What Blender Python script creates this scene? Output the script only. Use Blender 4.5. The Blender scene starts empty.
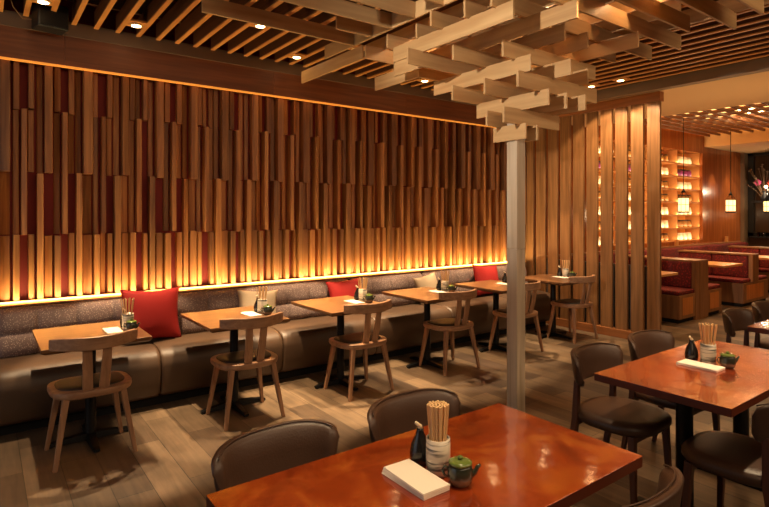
import bpy, bmesh, math, random
from mathutils import Vector, Matrix
random.seed(7)
S = bpy.context.scene
COL = S.collection
PI = math.pi
H = 1.6            # camera height

# ------------------------------------------------------------------ camera
# world: +X runs along the slatted wall (to the right and away), +Y points at that wall
FPX = 538.0
cam = bpy.data.cameras.new('camera'); co = bpy.data.objects.new('camera', cam); COL.objects.link(co)
cam.sensor_width = 36; cam.lens = 36*FPX/769; cam.clip_start = .05
cam.shift_y = -(253.5-213.0)/769.0
cam.shift_x = 0
co.location = (0, 0, H)
co.rotation_euler = (PI/2, 0, math.atan2(-.599, .801))
S.camera = co

# ------------------------------------------------------------------ materials
def nt(m):
    m.use_nodes = True
    return m.node_tree, m.node_tree.nodes, m.node_tree.links
def lin(c):
    return tuple((v/255/12.92 if v/255 <= .04045 else ((v/255+.055)/1.055)**2.4) for v in c)+(1,)
def mat(name, c, rough=.5, metal=0, spec=.5, coat=0, bump=0, bscale=60, var=0):
    m = bpy.data.materials.new(name); t, n, l = nt(m); b = n['Principled BSDF']
    b.inputs['Base Color'].default_value = lin(c); b.inputs['Roughness'].default_value = rough
    b.inputs['Metallic'].default_value = metal; b.inputs['Specular IOR Level'].default_value = spec
    b.inputs['Coat Weight'].default_value = coat
    tc = n.new('ShaderNodeTexCoord')
    if bump:
        no = n.new('ShaderNodeTexNoise'); no.inputs['Scale'].default_value = bscale
        l.new(tc.outputs['Object'], no.inputs['Vector'])
        bu = n.new('ShaderNodeBump'); bu.inputs['Strength'].default_value = bump; bu.inputs['Distance'].default_value = .01
        l.new(no.outputs['Fac'], bu.inputs['Height']); l.new(bu.outputs['Normal'], b.inputs['Normal'])
    if var:
        no = n.new('ShaderNodeTexNoise'); no.inputs['Scale'].default_value = 5; no.inputs['Detail'].default_value = 5
        l.new(tc.outputs['Object'], no.inputs['Vector'])
        r = n.new('ShaderNodeMixRGB'); r.inputs[1].default_value = lin(tuple(v*(1-var) for v in c)); r.inputs[2].default_value = lin(tuple(min(255, v*(1+var)) for v in c))
        l.new(no.outputs['Fac'], r.inputs['Fac']); l.new(r.outputs['Color'], b.inputs['Base Color'])
    return m
def wood(name, c1, c2, axis='X', scale=1.0, rough=.45, island=.35, coat=0, spec=.5):
    """grain stretched along an axis of the object; every loose board gets its own tone"""
    m = bpy.data.materials.new(name); t, n, l = nt(m); b = n['Principled BSDF']
    b.inputs['Roughness'].default_value = rough; b.inputs['Coat Weight'].default_value = coat
    b.inputs['Specular IOR Level'].default_value = spec
    tc = n.new('ShaderNodeTexCoord'); mp = n.new('ShaderNodeMapping')
    s = {'X': (1.2, 22, 22), 'Y': (22, 1.2, 22), 'Z': (22, 22, 1.2)}[axis]
    mp.inputs['Scale'].default_value = tuple(v*scale for v in s)
    geo = n.new('ShaderNodeNewGeometry'); oi = n.new('ShaderNodeObjectInfo')
    add = n.new('ShaderNodeVectorMath'); add.operation = 'ADD'
    mul = n.new('ShaderNodeMath'); mul.operation = 'MULTIPLY_ADD'; mul.inputs[1].default_value = 37
    l.new(geo.outputs['Random Per Island'], mul.inputs[0]); l.new(oi.outputs['Random'], mul.inputs[2])
    l.new(tc.outputs['Object'], add.inputs[0]); l.new(mul.outputs[0], add.inputs[1]); l.new(add.outputs[0], mp.inputs['Vector'])
    no = n.new('ShaderNodeTexNoise'); no.inputs['Scale'].default_value = 1.5; no.inputs['Detail'].default_value = 6; no.inputs['Distortion'].default_value = .6
    l.new(mp.outputs[0], no.inputs['Vector'])
    cr = n.new('ShaderNodeValToRGB'); cr.color_ramp.elements[0].position = .3; cr.color_ramp.elements[1].position = .7
    cr.color_ramp.elements[0].color = lin(c1); cr.color_ramp.elements[1].color = lin(c2)
    l.new(no.outputs['Fac'], cr.inputs['Fac'])
    hs = n.new('ShaderNodeHueSaturation')
    mr = n.new('ShaderNodeMapRange'); mr.inputs['To Min'].default_value = 1-island; mr.inputs['To Max'].default_value = 1+island*.6
    l.new(geo.outputs['Random Per Island'], mr.inputs['Value']); l.new(mr.outputs[0], hs.inputs['Value'])
    l.new(cr.outputs['Color'], hs.inputs['Color']); l.new(hs.outputs['Color'], b.inputs['Base Color'])
    bu = n.new('ShaderNodeBump'); bu.inputs['Strength'].default_value = .12; bu.inputs['Distance'].default_value = .004
    l.new(no.outputs['Fac'], bu.inputs['Height']); l.new(bu.outputs['Normal'], b.inputs['Normal'])
    return m
def emit(name, c, s):
    m = bpy.data.materials.new(name); t, n, l = nt(m); b = n['Principled BSDF']
    b.inputs['Base Color'].default_value = lin(c); b.inputs['Emission Color'].default_value = lin(c); b.inputs['Emission Strength'].default_value = s
    return m

M = {}
M['slat'] = wood('oak_slat', (138, 82, 42), (190, 126, 68), 'Z', 1, .5, .42)
M['red_panel'] = mat('red_backing', (120, 22, 14), .7)
M['soffit'] = wood('soffit_walnut', (112, 60, 30), (146, 84, 44), 'X', .7, .5, .1)
M['band'] = mat('brown_grey_paint', (124, 100, 76), .6)
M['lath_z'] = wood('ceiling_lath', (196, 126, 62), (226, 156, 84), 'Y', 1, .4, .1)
M['lath_shade'] = wood('shaded_lath_wood', (84, 46, 24), (112, 64, 34), 'Y', 1, .55, .12)  # darker lath wood, shade put into the colour
M['lath_x'] = wood('ceiling_lath_long', (170, 108, 56), (205, 140, 80), 'X', 1, .5, .15)
M['ply_y'] = wood('pale_plywood_y', (180, 138, 90), (208, 170, 120), 'Y', .5, .45, .1)
M['ply_x'] = wood('pale_plywood_x', (180, 138, 90), (208, 170, 120), 'X', .5, .45, .1)
M['ply_z'] = wood('pale_plywood_post', (172, 150, 124), (210, 190, 164), 'Z', .5, .45, .1)
M['screen'] = wood('screen_oak', (118, 78, 42), (158, 110, 66), 'Z', .8, .45, .15)
M['screen_rail'] = wood('rail_oak', (140, 84, 44), (172, 108, 60), 'Y', .8, .45, .1)
M['chair_wood'] = wood('chair_oak', (138, 98, 70), (176, 132, 98), 'Z', 1, .4, .05)
M['chair_crest'] = wood('crest_oak', (138, 98, 70), (176, 132, 98), 'X', 1, .4, .05)
M['table_wood'] = wood('table_walnut', (88, 58, 36), (126, 86, 55), 'X', .8, .3, .1)
M['dark_wood'] = wood('dark_leg_wood', (66, 36, 22), (96, 54, 34), 'Z', 1, .4, .05)
M['booth_wood'] = wood('booth_oak', (120, 80, 50), (150, 104, 66), 'Z', .7, .45, .1)
M['booth_panel'] = wood('booth_inset_panel', (176, 104, 44), (206, 130, 62), 'Z', .7, .4, .1)
M['booth_table'] = wood('booth_tabletop', (190, 130, 70), (220, 160, 96), 'X', .7, .35, .05)
M['far_panel'] = wood('far_wall_veneer', (136, 74, 34), (176, 100, 50), 'Z', .5, .22, .05)
M['black'] = mat('black_metal', (18, 17, 17), .4, .4)
M['plastic'] = mat('black_plastic', (16, 15, 15), .5)
M['bench'] = mat('olive_brown_leather', (78, 57, 40), .48, bump=.08, bscale=120, var=.08)
M['pad'] = mat('dark_seat_leather', (36, 27, 22), .5, bump=.08, bscale=150)
M['leather'] = mat('brown_chair_leather', (66, 44, 32), .42, bump=.1, bscale=150, var=.08)
M['piping'] = mat('dark_red_piping', (60, 14, 14), .6)
M['button'] = mat('dark_button', (44, 28, 30), .6)
M['red_pillow'] = mat('red_cotton', (160, 20, 15), .8, bump=.2, bscale=300)
M['cream_pillow'] = mat('cream_linen', (176, 154, 126), .85, bump=.2, bscale=300)
M['plaster'] = mat('beige_plaster', (214, 172, 120), .8)
M['wall_paint'] = mat('brown_wall_paint', (90, 62, 42), .8)
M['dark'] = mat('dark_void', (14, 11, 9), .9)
M['grey_panel'] = mat('blue_grey_panel', (92, 92, 96), .6)
M['napkin'] = mat('white_paper', (238, 226, 208), .85, bump=.1, bscale=200)
M['chop'] = mat('pale_bamboo', (226, 186, 132), .6, var=.1)
M['bottle'] = mat('black_glazed_ceramic', (26, 24, 24), .25)
M['spout'] = mat('cream_spout', (226, 206, 170), .4)
M['lid_green'] = mat('olive_green_glaze', (96, 112, 50), .15, var=.25, coat=.5)
M['shelf'] = mat('pale_shelf', (200, 140, 80), .6)
M['niche_back'] = mat('orange_niche_back', (232, 158, 70), .7)
M['jar_white'] = mat('white_jar', (240, 225, 200), .35)
M['jar_brown'] = mat('brown_glazed_jar', (150, 100, 48), .25)
M['jar_purple'] = mat('purple_glazed_jar', (110, 40, 90), .25)
M['jar_lid'] = mat('dark_jar_lid', (56, 34, 20), .5)
M['glow'] = emit('warm_lamp_glow', (255, 214, 150), 20)
M['strip'] = emit('led_strip_glow', (255, 196, 110), 1.0)
M['edge_glow'] = emit('lit_edge_glow', (255, 160, 60), .55)
M['lantern'] = emit('lantern_paper', (255, 214, 140), 2.2)
M['glass'] = mat('clear_glass', (200, 200, 200), .05); M['glass'].node_tree.nodes['Principled BSDF'].inputs['Transmission Weight'].default_value = 1
M['flower_p'] = mat('pink_petals', (180, 60, 110), .7)
M['flower_r'] = mat('orange_petals', (200, 70, 40), .7)
M['leaf'] = mat('dried_foliage', (90, 66, 40), .8)

def copper():
    m = bpy.data.materials.new('lacquered_copper_orange_top'); t, n, l = nt(m); b = n['Principled BSDF']
    tc = n.new('ShaderNodeTexCoord')
    a = n.new('ShaderNodeTexNoise'); a.inputs['Scale'].default_value = 3.2; a.inputs['Detail'].default_value = 8; a.inputs['Distortion'].default_value = 1.6; a.inputs['Roughness'].default_value = .6
    l.new(tc.outputs['Object'], a.inputs['Vector'])
    cr = n.new('ShaderNodeValToRGB'); e = cr.color_ramp.elements
    e[0].position = .28; e[0].color = lin((126, 38, 10)); e[1].position = .72; e[1].color = lin((228, 132, 48))
    x = e.new(.5); x.color = lin((184, 74, 22))
    l.new(a.outputs['Fac'], cr.inputs['Fac']); l.new(cr.outputs['Color'], b.inputs['Base Color'])
    b.inputs['Roughness'].default_value = .26; b.inputs['Metallic'].default_value = .5
    b.inputs['Coat Weight'].default_value = 1; b.inputs['Coat Roughness'].default_value = .09; b.inputs['Coat IOR'].default_value = 1.8
    w = n.new('ShaderNodeTexNoise'); w.inputs['Scale'].default_value = 7; w.inputs['Detail'].default_value = 2
    l.new(tc.outputs['Object'], w.inputs['Vector'])
    bu = n.new('ShaderNodeBump'); bu.inputs['Strength'].default_value = .2; bu.inputs['Distance'].default_value = .01
    l.new(w.outputs['Fac'], bu.inputs['Height']); l.new(bu.outputs['Normal'], b.inputs['Normal']); l.new(bu.outputs['Normal'], b.inputs['Coat Normal'])
    return m
M['copper'] = copper()
M['copper_edge'] = mat('dark_red_table_edge', (84, 34, 16), .4, var=.3)

def floor_mat():
    m = bpy.data.materials.new('wood_plank_floor'); t, n, l = nt(m); b = n['Principled BSDF']
    tc = n.new('ShaderNodeTexCoord'); sp = n.new('ShaderNodeSeparateXYZ'); cb = n.new('ShaderNodeCombineXYZ')
    l.new(tc.outputs['Object'], sp.inputs[0]); l.new(sp.outputs['Y'], cb.inputs['X']); l.new(sp.outputs['X'], cb.inputs['Y'])
    br = n.new('ShaderNodeTexBrick'); br.inputs['Scale'].default_value = 1; br.offset = .37
    br.inputs['Brick Width'].default_value = 1.1; br.inputs['Row Height'].default_value = .2; br.inputs['Mortar Size'].default_value = .0025
    br.inputs['Color1'].default_value = (0, 0, 0, 1); br.inputs['Color2'].default_value = (1, 1, 1, 1); br.inputs['Mortar'].default_value = (.5, .5, .5, 1)
    l.new(cb.outputs[0], br.inputs['Vector'])
    cr = n.new('ShaderNodeValToRGB'); e = cr.color_ramp.elements
    e[0].position = 0; e[0].color = lin((70, 54, 42)); e[1].position = 1; e[1].color = lin((138, 114, 88)); x = e.new(.5); x.color = lin((104, 84, 64))
    l.new(br.outputs['Color'], cr.inputs['Fac'])
    mp = n.new('ShaderNodeMapping'); mp.inputs['Scale'].default_value = (26, 2.2, 1); l.new(tc.outputs['Object'], mp.inputs['Vector'])
    no = n.new('ShaderNodeTexNoise'); no.inputs['Scale'].default_value = 1; no.inputs['Detail'].default_value = 7; no.inputs['Distortion'].default_value = .8
    l.new(mp.outputs[0], no.inputs['Vector'])
    n2 = n.new('ShaderNodeTexNoise'); n2.inputs['Scale'].default_value = 4; n2.inputs['Detail'].default_value = 5; l.new(tc.outputs['Object'], n2.inputs['Vector'])
    ad = n.new('ShaderNodeMath'); ad.operation = 'ADD'; l.new(no.outputs['Fac'], ad.inputs[0]); l.new(n2.outputs['Fac'], ad.inputs[1])
    mr = n.new('ShaderNodeMapRange'); mr.inputs['From Min'].default_value = .6; mr.inputs['From Max'].default_value = 1.4; mr.inputs['To Min'].default_value = .5; mr.inputs['To Max'].default_value = 1.3
    l.new(ad.outputs[0], mr.inputs['Value'])
    mo = n.new('ShaderNodeMath'); mo.operation = 'MULTIPLY_ADD'; mo.inputs[1].default_value = -.6; l.new(br.outputs['Fac'], mo.inputs[0]); l.new(mr.outputs[0], mo.inputs[2])
    hs = n.new('ShaderNodeHueSaturation'); l.new(cr.outputs['Color'], hs.inputs['Color']); l.new(mo.outputs[0], hs.inputs['Value'])
    l.new(hs.outputs['Color'], b.inputs['Base Color'])
    b.inputs['Roughness'].default_value = .42
    bu = n.new('ShaderNodeBump'); bu.inputs['Strength'].default_value = .25; bu.inputs['Distance'].default_value = .004; l.new(mo.outputs[0], bu.inputs['Height']); l.new(bu.outputs['Normal'], b.inputs['Normal'])
    return m
M['floor'] = floor_mat()

def weave(name, c1, c2, scale, rough=.85):
    m = bpy.data.materials.new(name); t, n, l = nt(m); b = n['Principled BSDF']
    tc = n.new('ShaderNodeTexCoord'); mp = n.new('ShaderNodeMapping'); mp.inputs['Rotation'].default_value = (.6, .785, .3)
    l.new(tc.outputs['Object'], mp.inputs['Vector'])
    ck = n.new('ShaderNodeTexVoronoi'); ck.inputs['Scale'].default_value = scale; ck.distance = 'MANHATTAN'; ck.inputs['Randomness'].default_value = 1
    l.new(mp.outputs[0], ck.inputs['Vector'])
    cr = n.new('ShaderNodeValToRGB'); cr.color_ramp.elements[0].position = .25; cr.color_ramp.elements[1].position = .55
    cr.color_ramp.elements[0].color = lin(c1); cr.color_ramp.elements[1].color = lin(c2)
    l.new(ck.outputs['Distance'], cr.inputs['Fac']); l.new(cr.outputs['Color'], b.inputs['Base Color']); b.inputs['Roughness'].default_value = rough
    return m
M['weave'] = weave('woven_taupe_fabric', (196, 172, 156), (126, 104, 98), 85)
M['red_fabric'] = weave('red_patterned_fabric', (168, 40, 30), (92, 16, 15), 34)

def striped():
    m = bpy.data.materials.new('brush_striped_ceramic'); t, n, l = nt(m); b = n['Principled BSDF']
    tc = n.new('ShaderNodeTexCoord'); mp = n.new('ShaderNodeMapping'); mp.inputs['Scale'].default_value = (6, 6, 60)
    l.new(tc.outputs['Object'], mp.inputs['Vector'])
    no = n.new('ShaderNodeTexNoise'); no.inputs['Scale'].default_value = 1; no.inputs['Detail'].default_value = 4; l.new(mp.outputs[0], no.inputs['Vector'])
    cr = n.new('ShaderNodeValToRGB'); cr.color_ramp.elements[0].position = .4; cr.color_ramp.elements[1].position = .5
    cr.color_ramp.elements[0].color = lin((84, 78, 74)); cr.color_ramp.elements[1].color = lin((206, 192, 172))
    l.new(no.outputs['Fac'], cr.inputs['Fac']); l.new(cr.outputs['Color'], b.inputs['Base Color']); b.inputs['Roughness'].default_value = .3
    return m
M['cup'] = striped()
def pot_mat():
    m = bpy.data.materials.new('green_over_clay_glaze'); t, n, l = nt(m); b = n['Principled BSDF']
    tc = n.new('ShaderNodeTexCoord'); sp = n.new('ShaderNodeSeparateXYZ'); l.new(tc.outputs['Object'], sp.inputs[0])
    no = n.new('ShaderNodeTexNoise'); no.inputs['Scale'].default_value = 25; l.new(tc.outputs['Object'], no.inputs['Vector'])
    ma = n.new('ShaderNodeMath'); ma.operation = 'MULTIPLY_ADD'; ma.inputs[1].default_value = .02; l.new(no.outputs['Fac'], ma.inputs[0]); l.new(sp.outputs['Z'], ma.inputs[2])
    cr = n.new('ShaderNodeValToRGB'); cr.color_ramp.elements[0].position = .034; cr.color_ramp.elements[1].position = .040
    cr.color_ramp.elements[0].color = lin((120, 96, 74)); cr.color_ramp.elements[1].color = lin((54, 58, 46))
    l.new(ma.outputs[0], cr.inputs['Fac']); l.new(cr.outputs['Color'], b.inputs['Base Color']); b.inputs['Roughness'].default_value = .2
    return m
M['pot'] = pot_mat()

# ------------------------------------------------------------------ geometry helpers
class MB:
    def __init__(s): s.bm = bmesh.new()
    def box(s, x0, x1, y0, y1, z0, z1, rot=None, bev=0):
        r = bmesh.ops.create_cube(s.bm, size=1)
        vs = r['verts']
        m = Matrix.Translation(((x0+x1)/2, (y0+y1)/2, (z0+z1)/2)) @ (rot or Matrix()) @ Matrix.Diagonal((x1-x0, y1-y0, z1-z0, 1))
        bmesh.ops.transform(s.bm, matrix=m, verts=vs)
        if bev:
            es = list({e for v in vs for e in v.link_edges})
            bmesh.ops.bevel(s.bm, geom=es, offset=bev, segments=3, profile=.5, affect='EDGES')
        return s
    def loft(s, rings, cap=True):
        rr = [[s.bm.verts.new(p) for p in r] for r in rings]
        n = len(rr[0])
        for a, b in zip(rr, rr[1:]):
            for i in range(n): s.bm.faces.new((a[i], a[(i+1) % n], b[(i+1) % n], b[i]))
        if cap:
            s.bm.faces.new(rr[0][::-1]); s.bm.faces.new(rr[-1])
        return s
    def tube(s, pts, rad, n=10):
        pts = [Vector(p) for p in pts]; rings = []
        if not hasattr(rad, '__len__'): rad = [rad]*len(pts)
        for i, p in enumerate(pts):
            d = (pts[min(i+1, len(pts)-1)]-pts[max(i-1, 0)]).normalized()
            u = d.cross(Vector((0, 0, 1)) if abs(d.z) < .9 else Vector((1, 0, 0))).normalized(); v = d.cross(u)
            rings.append([p+(u*math.cos(2*PI*k/n)+v*math.sin(2*PI*k/n))*rad[i] for k in range(n)])
        return s.loft(rings)
    def lathe(s, prof, c=(0, 0, 0), n=24):
        rings = [[(c[0]+r*math.cos(2*PI*k/n), c[1]+r*math.sin(2*PI*k/n), c[2]+z) for k in range(n)] for r, z in prof]
        return s.loft(rings)
    def leg(s, a, b, wa, wb, da=None, db=None):
        """square-section tapered bar from a (bottom) to b (top)"""
        da = da or wa; db = db or wb
        rings = [[(p[0]+i*w/2, p[1]+j*d/2, p[2]) for i, j in ((-1, -1), (1, -1), (1, 1), (-1, 1))] for p, w, d in ((a, wa, da), (b, wb, db))]
        return s.loft(rings)
    def build(s, name, m, parent=None, smooth=False, bevel=0, sub=0):
        bmesh.ops.recalc_face_normals(s.bm, faces=s.bm.faces)
        me = bpy.data.meshes.new(name); s.bm.to_mesh(me); s.bm.free()
        me.materials.append(m)
        o = bpy.data.objects.new(name, me); COL.objects.link(o); o.parent = parent
        if smooth:
            for p in me.polygons: p.use_smooth = True
        if bevel:
            b = o.modifiers.new('bevel', 'BEVEL'); b.width = bevel; b.segments = 2; b.limit_method = 'ANGLE'
        if sub:
            b = o.modifiers.new('sub', 'SUBSURF'); b.levels = sub; b.render_levels = sub
        return o
def tag(o, label=None, cat=None, group=None, kind=None):
    if label: o['label'] = label
    if cat: o['category'] = cat
    if group: o['group'] = group
    if kind: o['kind'] = kind
    return o
def thing(name, label, cat, loc=(0, 0, 0), rz=0, group=None):
    o = bpy.data.objects.new(name, None); COL.objects.link(o); o.empty_display_size = .1
    o.location = loc; o.rotation_euler = (0, 0, rz)
    return tag(o, label, cat, group)
def struct(o, label=None):
    o['kind'] = 'structure'
    if label: o['label'] = label
    return o
def dup(r, loc, rz=0, label=None, group=None):
    def cp(o, par):
        c = o.copy(); COL.objects.link(c)
        if par: c.parent = par
        for ch in o.children: cp(ch, c)
        return c
    c = cp(r, None); c.location = loc; c.rotation_euler = (0, 0, rz)
    if label: c['label'] = label
    if group: c['group'] = group
    return c
ORD = ['first', 'second', 'third', 'fourth', 'fifth', 'sixth', 'seventh', 'eighth', 'ninth', 'tenth', 'eleventh', 'twelfth']

# ------------------------------------------------------------------ room shell
XL, XR, YN, YW = -2.6, 15.2, -2.6, 5.36
struct(MB().box(XL-.2, XR+.2, YN-.2, YW+.6, -.1, 0).build('floor', M['floor']), 'brown grey wood plank floor')
# left wall has a big shopfront window opening: sill, head and piers round it
w = MB(); w.box(XL-.15, XL, YN, YW, 0, .5); w.box(XL-.15, XL, YN, YW, 2.9, 3.7); w.box(XL-.15, XL, YN, 1.0, .5, 2.9); w.box(XL-.15, XL, 4.7, YW, .5, 2.9)
struct(w.build('wall_left', M['wall_paint']))
w = MB(); w.box(XL-.1, XL-.05, 2.8, 2.86, .5, 2.9); w.box(XL-.1, XL-.05, 1.0, 4.7, .5, .56); w.box(XL-.1, XL-.05, 1.0, 4.7, 2.84, 2.9)
struct(w.build('window_1', M['plastic']))
struct(MB().box(XL-.15, XR, YN-.15, YN, 0, 3.7).build('wall_near', M['wall_paint']))
# slat wall: red backing + proud battens in staggered tiers
bk = struct(MB().box(XL, 6.75, YW-.06, YW+.1, 0, 3.7).build('wall_back', M['red_panel']), 'dark red wall behind the wooden battens')
sl = MB()
tiers = [(2.44, 2.84), (1.93, 2.44), (1.42, 1.93), (.9, 1.42)]
# five batten columns per repeat; number = how far each stands out in that tier
pat = [
    (3, 3, 1, 2),    # wide batten hanging from the top
    (2, 1, 1, 3),
    (0, 3, 3, 0),
    (2, 1, 0, 2),
    (1, 1, 3, 3)]
DEP = {1: .025, 2: .075, 3: .12}
x = XL+.02; k = 0
pw = [.060, .042, .036, .040, .044]
rnd = random.Random(3)
while x < 6.52:
    i = k % 5; wd = pw[i]*rnd.uniform(.88, 1.1)
    dz = .0
    runs = []; t = 0
    while t < 4:
        u = t
        while u+1 < 4 and pat[i][u+1] == pat[i][t]: u += 1
        runs.append((pat[i][t], tiers[u][0], tiers[t][1])); t = u+1
    skew = rnd.choice((-.012, .014, .010, .016, 0))*(wd/.05)
    for lv, z0, z1 in runs:
        if rnd.random() < .07: lv = max(0, lv-1)
        if lv == 0 and rnd.random() < .15: lv = 1
        if lv == 0: continue
        d = DEP[lv]*rnd.uniform(.88, 1.08)
        j = rnd.uniform(-.01, .01)
        za, zb_ = z0+(.004 if z0 > 1 else 0)+(j if z0 > 1 else 0), z1+(j if z1 < 2.8 else 0)
        yb0, sk = YW-.058, skew
        fl_, fr_ = YW-.06-d+max(0, sk), YW-.06-d+max(0, -sk)
        q = .004
        sl.loft([[(x, yb0, zz), (x, fl_+q, zz), (x+q, fl_, zz), (x+wd-q, fr_, zz), (x+wd, fr_+q, zz), (x+wd, yb0, zz)] for zz in (za, zb_)])
    x += wd+rnd.uniform(.010, .022); k += 1
struct(sl.build('trim_1', M['slat']), 'staggered vertical wooden battens covering the wall')
YS = 5.16
s = MB(); xs = XL
for xe in (-1.0, .55, 2.42, 4.2, 6.75):
    s.box(xs, xe-.002, YS, YW+.1, 2.82, 3.07); xs = xe
struct(s.build('trim_2', M['soffit']), 'dark wood soffit above the batten wall')
struct(MB().box(XL, 6.36, YS-.012, YW+.1, 3.07, 3.19).build('trim_3', M['band']))
struct(MB().box(XL, 6.35, YS-.006, YS+.012, 2.806, 2.822).build('trim_4', M['edge_glow']), 'thin gold line under the soffit, glow standing for bounced light')  # not a lamp: emission imitates bounced light on the soffit edge
struct(MB().box(6.36, 6.48, YN, YS, 3.06, 3.22).build('trim_5', M['band']))
# ceiling: dark void with laths below
struct(MB().box(XL-.1, 6.4, YN, YW+.1, 3.62, 3.7).build('ceiling', M['dark']))
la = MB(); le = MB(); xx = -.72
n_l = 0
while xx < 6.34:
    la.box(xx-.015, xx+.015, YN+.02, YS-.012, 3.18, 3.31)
    le.box(xx-.018, xx+.018, YN+.02, YS-.012, 3.168, 3.18); xx += .1665  # lighter strip paints light from below onto the lath undersides
struct(la.build('trim_6', M['lath_shade']), 'parallel wooden ceiling laths, sides coloured dark for shade')
struct(le.build('trim_15', M['lath_z']), 'ceiling lath undersides coloured lighter for light from below')
cr_ = MB()
for yy in (4.95, 3.4, 1.9, .4): cr_.box(-.9, 6.34, yy-.02, yy+.02, 3.30, 3.46)
struct(cr_.build('trim_7', M['dark_wood']), 'cross battens carrying the ceiling laths')
# plaster ceiling over the aisle, lattice recess over the booths
struct(MB().box(6.48, 8.3, YN, YW+.1, 3.07, 3.7).build('trim_8', M['plaster']), 'beige plaster ceiling band')
struct(MB().box(8.3, 12.9, YN, YW+.1, 3.62, 3.7).build('trim_9', M['plaster']))
lt = MB(); yy = .2
while yy < YW:
    lt.box(8.3, 12.9, yy-.02, yy+.02, 3.29, 3.335); yy += .21
xx = 8.5
while xx < 12.9:
    lt.box(xx-.02, xx+.02, .1, YW, 3.335, 3.385); xx += .42
struct(lt.build('trim_10', M['lath_shade']), 'criss cross wooden ceiling lattice over the booths')  # dark tone paints the shaded undersides of slats lit from above
struct(MB().box(12.9, XR, YN, YW+.1, 3.07, 3.7).build('trim_11', M['plaster']))
# far back wall with shelf niche  (X 8.55..12.85, z 1..2.92)
NX0, NX1, NZ0, NZ1 = 8.6, 12.82, 1.0, 2.93
w = MB(); w.box(6.75, NX0, 5.34, 5.9, 0, 3.7); w.box(NX1, 14.9, 5.34, 5.9, 0, 3.7)
w.box(NX0, NX1, 5.34, 5.9, 0, NZ0); w.box(NX0, NX1, 5.34, 5.9, NZ1, 3.7)
struct(w.build('wall_far', M['far_panel']), 'wood veneer wall around the lit shelves')
w = MB(); w.box(XR, XR+.1, YN, 6, 0, 3.7)
struct(w.build('wall_right', M['wall_paint']))

# ------------------------------------------------------------------ light helpers
def area(name, loc, sx, sy, e, c, rot, parent=None, spread=PI):
    l = bpy.data.lights.new(name, 'AREA'); l.shape = 'RECTANGLE'; l.size = sx; l.size_y = sy; l.energy = e; l.color = c; l.spread = spread
    o = bpy.data.objects.new(name, l); COL.objects.link(o); o.location = loc; o.rotation_euler = rot; o.parent = parent; return o
def spot(name, loc, e, c=(1, .74, .45), ang=70, blend=.5, tilt=(0, 0, 0), r=.03, parent=None):
    l = bpy.data.lights.new(name, 'SPOT'); l.energy = e; l.color = c; l.spot_size = math.radians(ang); l.spot_blend = blend; l.shadow_soft_size = r
    o = bpy.data.objects.new(name, l); COL.objects.link(o); o.location = loc; o.rotation_euler = tilt; o.parent = parent; return o
WARM = (1, .66, .34)

# ------------------------------------------------------------------ banquette bench
bench = thing('banquette_bench', 'long banquette bench with woven tufted back and brown leather seat along slatted wall', 'bench', (2.2, 4.95, 0))
def off(o, r):   # keep world coordinates while parenting to a located empty
    o.location = (-r.location.x, -r.location.y, -r.location.z); return o
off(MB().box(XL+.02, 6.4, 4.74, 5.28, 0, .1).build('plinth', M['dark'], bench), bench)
off(MB().box(XL+.02, 6.42, 5.17, 5.28, .1, .80).build('back_board', M['dark_wood'], bench), bench)
edges = [-2.10, -1.01, .08, 1.17, 2.26, 3.35, 4.44, 5.53, 6.42]
for a, b in zip(edges, edges[1:]):
    # leather seat: rounded front section swept along X
    sec = [(5.12, .40), (5.12, .485), (4.95, .49), (4.80, .488), (4.71, .478), (4.645, .452), (4.61, .41), (4.60, .34), (4.605, .22), (4.62, .13), (4.65, .095), (4.8, .09)]
    cy, cz = 4.86, .3
    rings = []
    for t, k in ((a+.003, .955), (a+.008, .985), (a+.03, 1), (a+.3, 1.006), (b-.3, 1.006), (b-.03, 1), (b-.008, .985), (b-.003, .955)):
        rings.append([(t, cy+(y-cy)*k, cz+(z-cz)*k) for y, z in sec])
    off(MB().loft(rings).build('seat_cushion', M['bench'], bench, smooth=True), bench)
    # tufted back
    bm = MB(); NXs, NZs = 56, 16
    def dep(u, v):
        s4 = abs(math.sin(PI*u*4))**.45
        row = 1 if v > .5 else 0
        hv = abs(math.sin(PI*v*2))**.5
        edge = min(1, min(u, 1-u)*30)**.5*min(1, min(v, 1-v)*9)**.5
        base = .05*(1-v)
        return edge*(.035+.034*s4*(.4+.6*(1-abs(v-.5)))+.034*hv)+base
    fr = []
    for j in range(NZs+1):
        v = j/NZs
        row = []
        for i in range(NXs+1):
            u = i/NXs
            row.append(bm.bm.verts.new((a+.006+(b-a-.012)*u, 5.20-dep(u, v)-.02*(1-v), .47+.375*v)))
        fr.append(row)
    for j in range(NZs):
        for i in range(NXs): bm.bm.faces.new((fr[j][i], fr[j][i+1], fr[j+1][i+1], fr[j+1][i]))
    bc = off(bm.build('back_cushion', M['weave'], bench, smooth=True), bench)
    so = bc.modifiers.new('sol', 'SOLIDIFY'); so.thickness = .02; so.offset = -1
    for q in (1, 2, 3):
        bx = a+(b-a)*q/4
        bb = MB().lathe([(.001, -.006), (.012, -.004), (.014, 0), (.010, .004), (.001, .006)], n=12)
        bmesh.ops.rotate(bb.bm, verts=bb.bm.verts, matrix=Matrix.Rotation(PI/2, 3, 'X'))
        bmesh.ops.translate(bb.bm, verts=bb.bm.verts, vec=(bx, 5.102, .655))
        bb.build('button', M['button'], bc, smooth=True)
    MB().tube([(a+.006, 5.17, .5), (a+.006, 5.16, .845), (a+.03, 5.15, .858), (b-.03, 5.15, .858), (b-.006, 5.16, .845), (b-.006, 5.17, .5)], .0055, 8).build('piping', M['piping'], bc, smooth=True)
struct(MB().box(XL, 6.5, 5.17, 5.31, .865, .885).build('trim_12', M['lath_z']))
struct(MB().box(XL, 6.4, 5.172, 5.184, .885, .897).build('trim_13', M['strip']), 'glowing warm light strip at the foot of the batten wall')

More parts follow.
